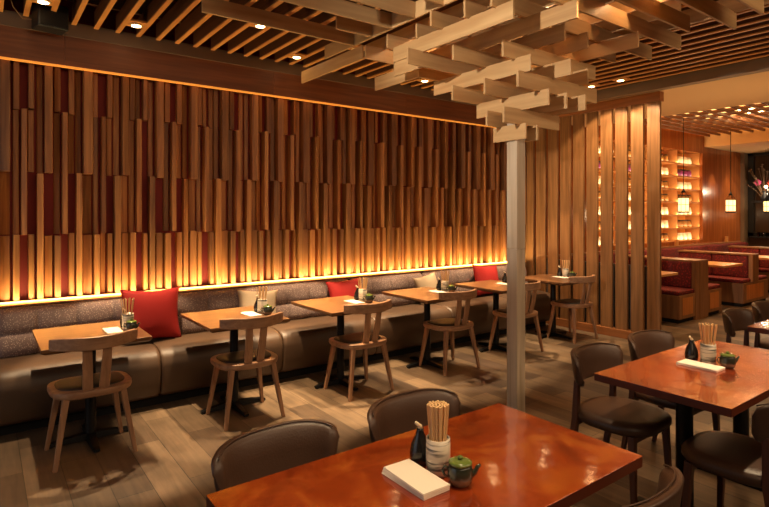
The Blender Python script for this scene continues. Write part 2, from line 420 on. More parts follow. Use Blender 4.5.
# ------------------------------------------------------------------ cushions
def pillow(w, h, t, m, name='throw_pillow'):
    b = MB(); N = 18
    for sgn in (1, -1):
        g = []
        for j in range(N+1):
            row = []
            for i in range(N+1):
                u, v = 2*i/N-1, 2*j/N-1
                th = t/2*((1-abs(u)**2.6)*(1-abs(v)**2.6))**.55
                pin = 1-.07*(1-abs(u*v))*0
                x = u*w/2*(1-.11*(1-v*v)); z = v*h/2*(1-.11*(1-u*u))
                row.append(b.bm.verts.new((x, sgn*th, z)))
            g.append(row)
        for j in range(N):
            for i in range(N): b.bm.faces.new((g[j][i], g[j][i+1], g[j+1][i+1], g[j+1][i]))
    bmesh.ops.remove_doubles(b.bm, verts=b.bm.verts, dist=.0005)
    bmesh.ops.translate(b.bm, verts=b.bm.verts, vec=(0, 0, h/2))
    return b.build(name, m, None, smooth=True)
for x, y, z, w_, h_, m, rx, rz, ry, lab in [
    (1.18, 4.91, .488, .52, .46, 'red_pillow', -.22, .16, .05, 'bright red cushion leaning on the bench behind the leftmost wooden table'),
    (2.17, 4.97, .487, .42, .36, 'cream_pillow', -.30, -.1, .08, 'cream cushion leaning on the bench behind second wooden table from left'),
    (3.23, 4.97, .49, .46, .38, 'red_pillow', -.24, .0, -.04, 'red cushion on the bench behind third wooden table from left'),
    (4.42, 4.93, .49, .40, .36, 'cream_pillow', -.30, .12, -.12, 'cream cushion on the bench beyond the fourth wooden table'),
    (5.44, 4.93, .49, .52, .42, 'red_pillow', -.26, .05, .08, 'red cushion on the bench left of the pale square post')]:
    p = pillow(w_, h_, .15, M[m]); p.location = (x, y, z+.005); p.rotation_euler = (rx, ry, rz)
    tag(p, lab, 'cushion', 'cushions on the banquette')

# ------------------------------------------------------------------ wooden chairs
def wooden_chair():
    t = thing('wooden_chair', '', 'chair')
    # D-shaped seat: local +Y faces the table, back at -Y
    def outline(sx, sy, n=40):
        pts = []
        for k in range(n):
            a = 2*PI*k/n; c, s_ = math.cos(a), math.sin(a)
            e = 2/3.6 if s_ > 0 else 2/2.7
            pts.append((math.copysign(abs(c)**e, c)*sx, math.copysign(abs(s_)**e, s_)*sy))
        return pts
    b = MB(); b.loft([[(x, y, z) for x, y in outline(.245*k, .215*k)] for z, k in ((.418, .93), (.426, .98), (.440, 1), (.460, .995), (.464, .975))])
    b.build('seat', M['chair_crest'], t, smooth=False, bevel=.003)
    b = MB(); b.loft([[(x, y+.012, z) for x, y in outline(.205*k, .165*k)] for z, k in ((.460, 1), (.470, .99), (.475, .93), (.4765, .6))])
    tag(b.build('seat_pad', M['pad'], t, smooth=True), 'dark leather seat pad')
    for sx in (-1, 1):
        for sy in (-1, 1):
            b = MB().leg((sx*.232, sy*.20-(.0), 0), (sx*.165, sy*.145, .43), .026, .040, .026, .044)
            b.build('leg', M['chair_wood'], t, bevel=.005)
    # two splats
    for sx in (-1, 1):
        b = MB(); rings = []
        for q in range(7):
            f = q/6; z = .45+.29*f; y = -.170-.055*f-.006*math.sin(PI*f); xc = sx*(.047+.012*f); wv = .031-.004*f
            rings.append([(xc-wv, y-.009, z), (xc+wv, y-.009, z), (xc+wv, y+.009, z), (xc-wv, y+.009, z)])
        b.loft(rings).build('splat', M['chair_wood'], t, bevel=.003)
    # curved crest rail
    b = MB(); rings = []
    for q in range(25):
        f = q/24*2-1; x = f*.25; y = -.262+.130*abs(f)**2.0; lift = .004*f*f
        hh = .046*(1-.12*abs(f)**4); th = .016
        tx, ty = 1, .52*f*2; L = math.hypot(tx, ty); nx, ny = -ty/L, tx/L
        z0 = .735+lift; z1 = .735+2*hh*.9+lift
        rings.append([(x-nx*th, y-ny*th, z0), (x+nx*th, y+ny*th, z0), (x+nx*th, y+ny*th, z1), (x-nx*th, y-ny*th, z1)])
    b.loft(rings).build('crest_rail', M['chair_crest'], t, bevel=.006)
    return t
wc = wooden_chair()
wpos = [(.585, 4.08, .03), (1.665, 4.065, .0), (2.73, 4.04, .02), (3.88, 4.07, -.04), (4.95, 4.08, .02), (6.04, 4.07, -.03)]
wlab = ['oak chair with two back splats at the leftmost small table, below red cushion',
        'oak chair with curved crest at the second small table from left',
        'oak chair with two splats at third small table from the left',
        'oak chair with curved crest at small table just left of pale post',
        'oak chair partly hidden behind the pale square post',
        'oak chair in front of the slatted screen at last small table']
for i, (x, y, r) in enumerate(wpos):
    if i == 0: wc.location = (x, y, 0); wc.rotation_euler = (0, 0, r); wc['label'] = wlab[0]; wc['group'] = 'oak chairs along the banquette'
    else: dup(wc, (x, y, 0), r, wlab[i], 'oak chairs along the banquette')

# ------------------------------------------------------------------ small wooden tables
def small_table():
    t = thing('pedestal_table', '', 'table')
    b = MB(); b.loft([[(sx*.325*k, sy*.375*k2, z) for sx, sy in ((-1, -1), (1, -1), (1, 1), (-1, 1))] for z, k, k2 in ((.712, .93, .94), (.728, 1, 1), (.75, 1, 1))])
    b.build('tabletop', M['table_wood'], t, bevel=.003)
    MB().lathe([(.04, 0.03), (.036, .05), (.034, .70), (.034, .71)], n=20).build('column', M['black'], t, smooth=True)
    MB().box(-.12, .12, -.12, .12, .70, .713).build('mounting_plate', M['black'], t)
    b = MB()
    for k in range(4):
        a = PI/4*0+k*PI/2
        c, s_ = math.cos(a), math.sin(a)
        rings = []
        for r_, w_, h_ in ((.0, .035, .055), (.12, .03, .045), (.24, .024, .03), (.27, .02, .022)):
            rings.append([(c*r_-s_*w_, s_*r_+c*w_, .008), (c*r_+s_*w_, s_*r_-c*w_, .008), (c*r_+s_*w_*.8, s_*r_-c*w_*.8, h_), (c*r_-s_*w_*.8, s_*r_+c*w_*.8, h_)])
        b.loft(rings)
        b.lathe([(.022, 0), (.022, .02)], (c*.25, s_*.25, 0), 12)
    b.build('cross_base', M['black'], t)
    return t
st = small_table()
tx_ = [.615, 1.665, 2.70, 3.78, 4.86, 5.96]; TY = 4.30
tlab = ['small wooden pedestal table at far left with red cushion behind',
        'small wooden pedestal table, second along the bench from the left',
        'small wooden pedestal table, third along the bench from the left',
        'small wooden pedestal table just left of the pale post',
        'small wooden pedestal table half hidden by the pale post',
        'small wooden pedestal table against the slatted screen']
for i, x in enumerate(tx_):
    if i == 0: st.location = (x, TY, 0); st['label'] = tlab[0]; st['group'] = 'wooden tables along the banquette'
    else: dup(st, (x, TY, 0), 0, tlab[i], 'wooden tables along the banquette')

# ------------------------------------------------------------------ table settings
def chopstick_cup():
    t = thing('chopstick_cup', '', 'cup')
    MB().lathe([(.036, 0), (.039, .004), (.040, .06), (.0395, .115), (.036, .116), (.035, .02), (.001, .018)], n=28).build('cup', M['cup'], t, smooth=True)
    return t
def soy_bottle():
    t = thing('soy_sauce_bottle', '', 'bottle')
    MB().lathe([(.026, 0), (.033, .01), (.036, .035), (.030, .065), (.017, .095), (.012, .11), (.0125, .118), (.001, .119)], n=24).build('bottle_body', M['bottle'], t, smooth=True)
    MB().tube([(0, 0, .117), (0, 0, .124), (-.006, .002, .131), (-.016, .005, .139)], [.009, .008, .006, .006], 10).build('spout', M['spout'], t, smooth=True)
    return t
def teapot():
    t = thing('small_teapot', '', 'teapot')
    MB().lathe([(.024, 0), (.030, .004), (.038, .02), (.040, .038), (.037, .058), (.033, .066), (.001, .066)], n=28).build('pot_body', M['pot'], t, smooth=True)
    ld = MB().lathe([(.030, .066), (.037, .067), (.037, .072), (.028, .077), (.010, .079), (.001, .079)], n=28).build('lid', M['lid_green'], t, smooth=True)
    MB().lathe([(.005, .078), (.009, .083), (.007, .089), (.001, .091)], n=14).build('knob', M['lid_green'], ld, smooth=True)
    MB().tube([(.030, -.006, .028), (.044, -.009, .040), (.052, -.011, .056), (.060, -.012, .064)], [.010, .008, .006, .005], 10).build('spout', M['pot'], t, smooth=True)
    MB().tube([(-.036, .008, .052), (-.050, .010, .056), (-.056, .011, .044), (-.048, .010, .028), (-.038, .008, .022)], .004, 8).build('handle', M['pot'], t, smooth=True)
    return t
def napkin(nm='folded_napkin'):
    b = MB()
    b.box(-.053, .053, -.105, .105, 0, .0032, bev=.0014); b.box(-.052, .0525, -.1045, .104, .0034, .0064, bev=.0014)
    o = b.build(nm, M['napkin']); return o
def chopstick(L=.205):
    b = MB(); b.loft([[(k*i, k*j, z) for i, j in ((-1, -1), (1, -1), (1, 1), (-1, 1))] for z, k in ((0, .0018), (L, .0034))])
    return b.build('chopstick', M['chop'], None, bevel=.0006)
cup0, bot0, pot0, nap0, cs0 = chopstick_cup(), soy_bottle(), teapot(), napkin(), chopstick()
first = {'v': True}
def put(o, loc, rz, label, group=None, key=None, used={}):
    if o.name not in used:
        used[o.name] = 1; o.location = loc; o.rotation_euler = (0, 0, rz); o['label'] = label
        if group: o['group'] = group
        return o
    return dup(o, loc, rz, label, group)
nap0['category'] = 'napkin'; cs0['category'] = 'chopstick'
def setting(cx, cy, z, where, nstick, nnap, spread=1.0, order=1):
    """striped cup with chopsticks, black bottle behind it, green teapot in front, napkins at the left"""
    cup = (cx, cy); bo = (cx-.002, cy+.088); po = (cx+.004, cy-.098)
    put(cup0, (cup[0], cup[1], z), order*1.3, 'brush-striped ceramic cup holding chopsticks on ' + where, 'chopstick cups on the tables')
    put(bot0, (bo[0], bo[1], z), 0, 'small black soy sauce bottle on ' + where, 'soy sauce bottles on the tables')
    put(pot0, (po[0], po[1], z), -.5, 'small green-glazed teapot with spout on ' + where, 'small teapots on the tables')
    for q in range(nnap):
        nl = ['white folded napkin', 'white folded napkin, middle of the stack,', 'white folded napkin, topmost of the stack,']
        nm = ('lowest' if q == 0 else 'middle' if q == 1 else 'topmost') if nnap > 1 else ''
        put(nap0, (cx-.10+q*.001, cy+0.0-q*.001, z+.0005+q*.0070), -.02*q, ('white folded napkin, %s of the stack, on ' % nm if nm else 'white folded napkin on ') + where, 'folded napkins on the tables')
    rr = random.Random(order)
    for q in range(nstick):
        a = rr.uniform(0, 2*PI); r = .0335*math.sqrt((q+.5)/nstick)
        a = q*2.39996
        rb = r*(.62); fx, fy = r*math.cos(a), r*math.sin(a)
        base = Vector((cup[0]+fx*.62, cup[1]+fy*.62, z+.020)); top = Vector((cup[0]+fx*spread*1.05, cup[1]+fy*spread*1.05, z+.02+.203+rr.uniform(-.004, .003)))
        d = (top-base).normalized()
        o = put(cs0, base, 0, 'pale wooden chopstick standing in the striped cup on ' + where, 'chopsticks in the cup on ' + where)
        o.rotation_mode = 'QUATERNION'; o.rotation_quaternion = d.to_track_quat('Z', 'Y')
setting(1.195, 1.305, .7505, 'the large foreground table', 44, 3, 1.0, 1)
setting(3.275, 1.335, .7505, 'the large right-hand table', 20, 2, 1.35, 2)
ws = ['the leftmost small table', 'the second small table from left', 'the third small table from left', 'the small table left of the post', 'the small table behind the post', 'the small table by the screen']
for i, x in enumerate(tx_): setting(x+.24, TY-.02, .7505, ws[i], 11, 1, 1.5, 3+i)

# ------------------------------------------------------------------ big orange tables
def big_table(name, label):
    t = thing('dining_table', label, 'table', group='large orange lacquered tables')
    MB().box(-.655, .655, -.327, .327, .712, .749, bev=.002).build('tabletop_core', M['copper_edge'], t)
    MB().box(-.655, .655, -.327, .327, .748, .7505, bev=.0006).build('tabletop_surface', M['copper'], t)
    for sx in (-1, 1):
        MB().lathe([(.042, .02), (.040, .70), (.040, .712)], (sx*.36, 0, 0), 24).build('column', M['black'], t, smooth=True)
        MB().box(sx*.36-.035, sx*.36+.035, -.26, .26, 0.0, .028, bev=.008).build('foot', M['black'], t)
        MB().box(sx*.36-.12, sx*.36+.12, -.12, .12, .700, .7125).build('mounting_plate', M['black'], t)
    return t
bt = big_table('', 'large lacquered orange table in the foreground with napkins and teapot')
bt.location = (1.195, 1.293, 0)
dup(bt, (3.255, 1.293, 0), 0, 'large glossy orange table in the right middle with chopstick cup', 'large orange lacquered tables')
dup(bt, (5.25, 1.275, 0), 0, 'large dark table at the right edge beyond the glossy orange table', 'large orange lacquered tables')

# ------------------------------------------------------------------ leather chairs
def leather_chair():
    t = thing('leather_chair', '', 'chair')       # local -Y faces the table, backrest at +Y
    b = MB(); rings = []
    def ol(sx, sy, z, n=36):
        return [(math.copysign(abs(math.cos(2*PI*k/n))**.72, math.cos(2*PI*k/n))*sx, math.copysign(abs(math.sin(2*PI*k/n))**.72, math.sin(2*PI*k/n))*sy-.01, z) for k in range(n)]
    b.loft([ol(.19, .185, .405), ol(.225, .22, .412), ol(.238, .235, .430), ol(.238, .235, .452), ol(.225, .222, .468), ol(.18, .18, .476), ol(.08, .08, .478)])
    b.build('seat', M['leather'], t, smooth=True)
    # wrap-round padded backrest
    b = MB(); rings = []
    NA = 28
    for q in range(NA+1):
        f = q/NA*2-1; an = f*math.radians(68)
        rx, ry = .245, .195
        cx, cy = rx*math.copysign(abs(math.sin(an))**.85, an), .02+ry*math.cos(an)**.8
        nx, ny = math.sin(an), math.cos(an)
        e = max(.0, 1-abs(f)**16)**.5
        zt = .795-.028*abs(f)**3; zb = .612-.006*abs(f)**2
        zm = (zt+zb)/2; hz = (zt-zb)/2*(.55+.45*e); th = .021*(.35+.65*e)
        ring = []
        for k in range(14):
            a = 2*PI*k/14; c, s_ = math.cos(a), math.sin(a)
            lean = .022*(s_)
            ring.append((cx+nx*(math.copysign(abs(c)**.7, c)*th+lean), cy+ny*(math.copysign(abs(c)**.7, c)*th+lean), zm+math.copysign(abs(s_)**.35, s_)*hz))
        rings.append(ring)
    br = b.loft(rings).build('backrest', M['leather'], t, smooth=True)
    b = MB()
    pts = []
    for q in range(NA+1):
        f = (q/NA*2-1)*.93; an = f*math.radians(68)
        pts.append(((.245+.006)*math.copysign(abs(math.sin(an))**.85, an), .02+(.195+.006)*math.cos(an)**.8, .784-.028*abs(f)**3+.012))
    b.tube(pts, .003, 6).build('seam', M['leather'], br, smooth=True)
    for sx in (-1, 1):
        MB().leg((sx*.205, -.185, 0), (sx*.185, -.165, .415), .024, .038).build('leg', M['dark_wood'], t, bevel=.004)
        b = MB(); rings = []
        for z, xx_, yy_, w_ in ((0, .20, .235, .024), (.25, .20, .185, .034), (.42, .20, .16, .036), (.64, .198, .152, .028)):
            rings.append([(sx*xx_+i*w_/2, yy_+j*w_/2, z) for i, j in ((-1, -1), (1, -1), (1, 1), (-1, 1))])
        b.loft(rings).build('leg', M['dark_wood'], t, bevel=.004)
    MB().box(-.19, .19, .160, .185, .375, .412).build('seat_rail', M['dark_wood'], t)
    MB().box(-.19, .19, -.175, -.150, .375, .412).build('seat_rail', M['dark_wood'], t)
    return t
lc = leather_chair()
lg = 'brown leather chairs at the large tables'
lpos = [(.865, 1.655, .03, 'brown leather chair with curved back, left one behind the foreground table'),
        (1.50, 1.65, -.02, 'brown leather chair behind the foreground table, beside the chopsticks'),
        (2.94, 1.665, .02, 'dark leather chair at the left corner of the glossy right-hand table'),
        (3.565, 1.66, -.03, 'dark leather chair behind right-hand table, next to the screen end'),
        (5.0, 1.655, .03, 'dark leather chair beyond the right-hand table near the booths'),
        (5.63, 1.655, -.02, 'dark leather chair at the far right edge below the booths'),
        (2.89, 1.02, PI, 'brown leather chair on the near side of the right-hand table'),
        (1.56, .985, PI+.03, 'brown leather chair at the near right corner of the foreground table')]
for i, (x, y, r, lab) in enumerate(lpos):
    if i == 0: lc.location = (x, y, 0); lc.rotation_euler = (0, 0, r); lc['label'] = lab; lc['group'] = lg
    else: dup(lc, (x, y, 0), r, lab, lg)

# ------------------------------------------------------------------ post and stepped bracket of boards
pt = thing('timber_post', 'pale square timber post in front of the banquette carrying stacked boards', 'post', (3.345, 2.755, 0))
for z0, z1 in ((0, 1.32), (1.322, 2.30)):
    MB().box(-.05, .05, -.05, .05, z0, z1, bev=.002).build('post_section', M['ply_z'], pt)
br = thing('stepped_board_canopy', 'inverted stepped canopy of interlocking pale plywood boards above the post', 'ceiling canopy', (3.345, 2.755, 2.16))
PIT, HT, TH = .11, .118, .018
def board(axis, c, a0, a1, layer, z=None):
    z0 = (2.16+PIT*(layer-1)) if z is None else z
    b = MB()
    if axis == 'Y': b.box(c-TH/2, c+TH/2, a0, a1, z0, z0+HT)
    else: b.box(a0, a1, c-TH/2, c+TH/2, z0, z0+HT)
    off(b.build('board', M['ply_y' if axis == 'Y' else 'ply_x'], br, bevel=.0015), br)
for a in [
    ('Y', 3.275, 2.60, 2.92, 1), ('Y', 3.425, 2.61, 2.92, 1),
    ('X', 2.84, 3.10, 3.70, 2), ('X', 2.655, 3.08, 3.75, 2),
    ('Y', 3.275, 2.395, 3.10, 3), ('Y', 3.49, 2.395, 3.09, 3), ('Y', 3.66, 2.35, 3.05, 3),
    ('X', 3.08, 2.97, 3.9, 4), ('X', 2.77, 3.0, 3.95, 4), ('X', 2.476, 3.02, 4.0, 4),
    ('Y', 3.09, 2.41, 3.42, 5), ('Y', 3.415, 2.31, 3.4, 5), ('Y', 3.755, 2.39, 3.3, 5),
    ('X', 3.10, 2.53, 4.2, 6), ('X', 2.83, 2.735, 4.2, 6), ('X', 3.35, 2.85, 4.0, 6), ('X', 2.55, 2.95, 4.1, 6),
    ('Y', 2.86, 3.35, 3.96, 6), ('Y', 2.69, 3.12, 3.46, 6),
    ('Y', 2.675, 2.22, 3.45, 7), ('Y', 2.98, 1.97, 3.4, 7), ('Y', 3.29, 2.275, 3.6, 7), ('Y', 3.58, 2.28, 3.6, 7), ('Y', 3.87, 2.05, 3.5, 7),
    ('X', 3.81, 2.64, 3.9, 8), ('X', 3.47, 2.62, 4.2, 8), ('X', 3.14, 2.65, 4.3, 8), ('X', 2.87, 2.555, 4.4, 8), ('X', 2.6, 2.62, 4.5, 8),
    ('X', 2.36, 2.62, 4.66, 8), ('X', 2.07, 2.7, 4.56, 8), ('X', 1.83, 2.9, 4.17, 8), ('X', 1.6, 3.1, 4.37, 8), ('X', 1.37, 3.3, 4.19, 8),
    ('Y', 2.63, 3.83, 4.93, 8),
    ('Y', 2.57, 2.5, 4.36, 9), ('Y', 2.85, 2.2, 4.1, 9), ('Y', 3.15, 1.5, 4.0, 9), ('Y', 3.45, 1.2, 3.9, 9), ('Y', 3.73, 1.0, 3.8, 9), ('Y', 4.03, 1.825, 3.7, 9), ('Y', 4.33, .9, 3.4, 9),
    ('X', 3.87, 1.26, 2.56, 9), ('X', 3.6, 2.22, 2.56, 9), ('X', 3.34, 1.3, 2.56, 9), ('X', 3.05, 1.7, 2.56, 9), ('X', 2.75, 1.9, 2.56, 9)]:
    board(*a)

# ------------------------------------------------------------------ slatted screen
sc = thing('slatted_screen', 'floor to ceiling screen of vertical oak boards at the end of banquette', 'screen', (6.6, 4.25, 0))
yb = 3.215
for k in range(11):
    if yb+.158 > 5.31: break
    off(MB().box(6.56, 6.60, yb, yb+.158, .10, 2.97).build('board', M['screen'], sc, bevel=.002), sc)
    yb += .2075
off(MB().box(6.54, 6.66, 3.20, 5.30, 0, .105).build('bottom_rail', M['screen_rail'], sc, bevel=.003), sc)
off(MB().box(6.54, 6.64, 3.205, 5.30, 2.955, 3.068).build('top_beam', M['screen_rail'], sc, bevel=.003), sc)
pn = MB().box(6.68, 6.74, 3.42, 5.30, 0, .93).build('low_partition', M['grey_panel'])
tag(pn, 'low blue grey partition behind the slatted screen', 'partition')

# ------------------------------------------------------------------ booths
def booth(x0, label, wide=False):
    """back-to-back booth unit: seat, tall back in the middle, seat; open to the aisle at Y=3.65"""
    t = thing('booth_bench', label, 'booth', (x0+.75, 4.3, 0), group='red upholstered booths')
    Y0, Y1 = 3.66, 4.9
    def o2(b, n, m, par=None, **k):
        o = b.build(n, M[m], par or t, **k)
        if par is None: off(o, t)
        return o
    if wide:
        o2(MB().box(x0, x0+1.12, Y0, Y1, .06, .40), 'seat_base', 'booth_wood')
        o2(MB().box(x0+.14, x0+.90, Y0-.004, Y0+.01, .11, .36), 'inset_panel', 'booth_panel')
        o2(MB().box(x0+.02, x0+1.10, Y0+.03, Y1, 0, .06), 'plinth', 'dark')
        for a, c in ((x0+.005, x0+.36), (x0+.66, x0+1.115)): o2(MB().box(a, c, Y0+.01, Y1, .40, .465, bev=.02), 'seat_cushion', 'red_fabric')
        o2(MB().box(x0+.37, x0+.65, Y0-.01, Y0+.05, .40, .88), 'end_panel', 'booth_wood')
        o2(MB().box(x0+.46, x0+.56, Y0+.05, Y1, .40, .86), 'back_panel', 'booth_wood')
        o2(MB().box(x0+.36, x0+.66, Y0+.05, Y1, .86, .885), 'back_cap', 'booth_wood')
        for a, c in ((x0+.37, x0+.46), (x0+.56, x0+.65)):
            for q in range(2):
                ya = Y0+.06+(Y1-Y0-.06)*q/2
                o2(MB().box(a, c, ya, ya+(Y1-Y0-.06)/2-.006, .46, .86, bev=.03), 'back_cushion', 'red_fabric', smooth=True)
        return t
    for (a, c, side) in ((x0, x0+.52, 0), (x0+.90, x0+1.42, 1)):
        o2(MB().box(a, c, Y0, Y1, .06, .40), 'seat_base', 'booth_wood')
        o2(MB().box(a+.10, c-.10, Y0-.004, Y0+.01, .11, .36), 'inset_panel', 'booth_panel')
        o2(MB().box(a+.02, c-.02, Y0+.03, Y1, 0, .06), 'plinth', 'dark')
        o2(MB().box(a+.005, c-.005, Y0+.01, Y1, .40, .465, bev=.02), 'seat_cushion', 'red_fabric', smooth=False)
    o2(MB().box(x0+.62, x0+.80, Y0-.02, Y1, 0, .86, ), 'back_panel', 'booth_wood')
    o2(MB().box(x0+.50, x0+.92, Y0-.01, Y0+.05, 0, .88), 'end_panel', 'booth_wood')
    o2(MB().box(x0+.52, x0+.90, Y0+.0, Y1, .86, .885), 'back_cap', 'booth_wood')
    for a, c in ((x0+.50, x0+.63), (x0+.79, x0+.92)):
        n = 2
        for q in range(n):
            ya = Y0+.06+(Y1-Y0-.06)*q/n; yb_ = Y0+.06+(Y1-Y0-.06)*(q+1)/n-.006
            o2(MB().box(a, c, ya, yb_, .46, .86, bev=.03), 'back_cushion', 'red_fabric', smooth=True)
    return t
booth(8.04, 'red booth with wooden end panel nearest the slatted screen')
booth(10.33, 'red booth with wooden end panel, second from the screen', True)
booth(12.62, 'red booth at the far right edge, third from the screen', True)
# wall banquette behind the booths
wb = thing('wall_bench', 'red upholstered wall bench running under the lit shelves', 'bench', (10.5, 5.15, 0))
off(MB().box(7.0, 14.7, 4.96, 5.32, 0, .42).build('seat_base', M['booth_wood'], wb), wb)
for q in range(7):
    xa = 7.0+q*1.1
    off(MB().box(xa+.004, xa+1.096, 5.10, 5.30, .45, .90, bev=.03).build('back_cushion', M['red_fabric'], wb, smooth=True), wb)
    off(MB().box(xa+.004, xa+1.096, 4.94, 5.2, .415, .47, bev=.02).build('seat_cushion', M['red_fabric'], wb), wb)
off(MB().box(7.0, 14.7, 5.22, 5.335, .90, .925).build('back_cap', M['booth_wood'], wb), wb)
def booth_table(x, label):
    t = thing('booth_table', label, 'table', (x, 4.2, 0), group='booth tables')
    MB().box(-.36, .36, -.55, .62, .715, .75, bev=.004).build('tabletop', M['booth_table'], t)
    MB().lathe([(.04, .02), (.04, .715)], n=16).build('column', M['black'], t, smooth=True)
    MB().box(-.22, .22, -.03, .03, 0, .03).build('foot', M['black'], t); MB().box(-.03, .03, -.22, .22, 0, .03).build('foot', M['black'], t)
    return t
booth_table(7.62, 'booth table just beyond the end of the slatted screen')
booth_table(9.93, 'pale booth table between first and second red booths')
booth_table(12.2, 'pale booth table between second and third red booths')
# little wooden blocks on the booth backs
for x, y, lab in ((10.5, 5.27, 'small pale wooden block on the wall bench back behind the nearest red booth'), (11.45, 5.27, 'small pale wooden block on the wall bench behind second booth'), (13.9, 5.27, 'small pale wooden block at the far right on the red bench back')):
    z = .925
    b = MB().box(-.05, .05, -.02, .02, 0, .13, bev=.004).build('wooden_block', M['booth_table']); b.location = (x, y, z)
    tag(b, lab, 'block', 'wooden blocks on the bench back')

# ------------------------------------------------------------------ lit shelves and jars
sh = thing('lit_shelf_unit', 'backlit orange wall shelves filled with rows of jars', 'shelves', (10.7, 5.6, 1.0))
off(MB().box(NX0, NX1, 5.70, 5.74, NZ0, NZ1).build('back_panel', M['niche_back'], sh), sh)
ROWS = 7; RP = (NZ1-NZ0)/ROWS; BAY = (NX1-NX0)/4
for r in range(ROWS):
    z = NZ0+r*RP
    off(MB().box(NX0, NX1, 5.38, 5.70, z-.012, z+.012).build('shelf', M['shelf'], sh), sh)
for k in range(5):
    x = min(max(NX0+k*BAY, NX0+.012), NX1-.012)
    off(MB().box(x-.012, x+.012, 5.40, 5.70, NZ0, NZ1).build('divider', M['shelf'], sh), sh)
def jar(m):
    t = thing('lidded_jar', '', 'jar')
    MB().lathe([(.056, 0), (.068, .01), (.072, .06), (.066, .125), (.056, .135), (.001, .135)], n=16).build('jar_body', M[m], t, smooth=True)
    MB().lathe([(.056, .134), (.060, .138), (.058, .155), (.034, .162), (.001, .162)], n=16).build('lid', M['jar_lid' if m != 'jar_white' else 'jar_white'], t, smooth=True)
    return t
protos = {'white': jar('jar_white'), 'brown': jar('jar_brown'), 'purple': jar('jar_purple')}
bayn = ['leftmost bay', 'second bay', 'third bay', 'rightmost bay']
seen = {}
RNAME = ['lowest', 'second', 'third', 'fourth', 'fifth', 'sixth', 'top']
CL = {(3, 5): 'purple', (0, 5): 'purple', (1, 5): 'purple', (2, 3): 'brown'}
for bay in range(4):
    for r in range(ROWS):
        base = CL.get((bay, r)) or ('white' if (r+bay) % 2 == (1 if bay >= 2 else 0) or r == 2 else 'brown')
        for k in range(4):
            c = base
            x = NX0+bay*BAY+.16+k*.205; y = 5.53
            z = NZ0+r*RP+.0125
            lab = '%s lidded jar, %s in its row, %s lit shelf, %s' % (c, ORD[k], RNAME[r], bayn[bay])
            p = protos[c]
            if c not in seen: seen[c] = 1; p.location = (x, y, z); p['label'] = lab; p['group'] = 'jars on the lit shelves'
            else: dup(p, (x, y, z), 0, lab, 'jars on the lit shelves')
for r in range(ROWS):
    z = NZ0+r*RP
    area('shelf_light', ((NX0+NX1)/2, 5.395, z+.02), NX1-NX0-.06, .02, 8, (1, .70, .36), (math.radians(180-38), 0, 0))

# ------------------------------------------------------------------ pendants
def pendant(x, y, label):
    t = thing('lantern_pendant', label, 'pendant lamp', (x, y, 1.6), group='lantern pendants over the booths')
    MB().tube([(0, 0, .42), (0, 0, 1.68)], .006, 6).build('cable', M['black'], t)
    MB().lathe([(.085, .04), (.088, .05), (.088, .25), (.080, .262)], n=20).build('shade', M['lantern'], t, smooth=True)
    b = MB()
    for k in range(8):
        a = 2*PI*k/8; c, s_ = math.cos(a)*.093, math.sin(a)*.093
        b.tube([(c, s_, .02), (c, s_, .27), (c*.7, s_*.7, .32), (c*.15, s_*.15, .37)], .003, 5)
    for z in (.02, .15, .27): b.lathe([(.090, z-.004), (.097, z-.004), (.097, z+.004), (.090, z+.004)], n=24)
    b.lathe([(.100, .0), (.100, .014), (.02, .014)], n=24)
    b.build('cage', M['black'], t)
    MB().lathe([(.03, .36), (.045, .365), (.02, .40), (.012, .43)], n=14).build('cap', M['black'], t, smooth=True)
    return t
pp = [(9.95, 4.46), (12.2, 4.55), (14.3, 4.57)]
for (x, y), lab in zip(pp, ['glowing cage lantern hanging in front of the lit shelves', 'glowing cage lantern hanging before the veneer wall', 'glowing cage lantern cut by the right edge of the photo']):
    t = pendant(x, y, lab)
    l = bpy.data.lights.new('pendant_light', 'POINT'); l.energy = 14; l.color = (1, .68, .36); l.shadow_soft_size = .08
    o = bpy.data.objects.new('pendant_light', l); COL.objects.link(o); o.location = (x, y, 1.57)

# ------------------------------------------------------------------ far window with bottles and flowers
f = MB()
Yc = 3.2
f.box(15.10, 15.18, 3.2, 5.25, 1.02, 1.12); f.box(15.10, 15.18, 3.2, 5.25, 3.0, 3.06); f.box(15.10, 15.18, 5.13, 5.25, 1.0, 3.06); f.box(15.10, 15.18, 3.2, 3.3, 1.0, 3.06)
f.box(15.12, 15.17, 3.2, 5.25, 1.85, 1.91); f.box(15.12, 15.17, 3.2, 5.25, 2.2, 2.26)
struct(f.build('window_2', M['plastic']))
struct(MB().box(15.185, 15.199, 3.2, 5.25, 1.02, 3.05).build('window_3', mat('smoked_glass', (60, 46, 34), .12)))
struct(MB().box(14.9, 15.2, 5.26, 5.9, 0, 3.7).build('trim_14', M['band']))
bs = MB().box(14.95, 15.12, 3.25, 5.2, 1.0, 1.03).build('glass_shelf', M['plastic']); tag(bs, 'dark narrow ledge below the far window at right', 'ledge')
g0 = None
for k in range(6):
    lab = 'upturned clear glass on the far ledge, %s from the left' % ORD[k]
    b = MB().lathe([(.03, 0), (.035, .10), (.033, .10), (.028, .004), (.001, .004)], n=14)
    if g0 is None:
        g0 = b.build('drinking_glass', M['glass'], None, smooth=True); g = g0
    else: g = g0.copy(); COL.objects.link(g)
    g.location = (15.04, 5.0-k*.09, 1.031); tag(g, lab, 'glass', 'glasses on the far ledge')
fl = thing('flower_arrangement', 'pink and orange flower arrangement before the dark far window', 'flowers', (14.7, 4.76, 1.9))
b = MB(); rf = random.Random(5)
for k in range(26):
    e = (rf.uniform(-.25, .25), rf.uniform(-.3, .3), rf.uniform(.35, .85)); b.tube([(0, 0, 0), (e[0]*.5, e[1]*.5, e[2]*.6), e], .006, 5)
    b.lathe([(.001, -.02), (.03, 0), (.001, .02)], e, 6)
b.build('stems', M['leaf'], fl)
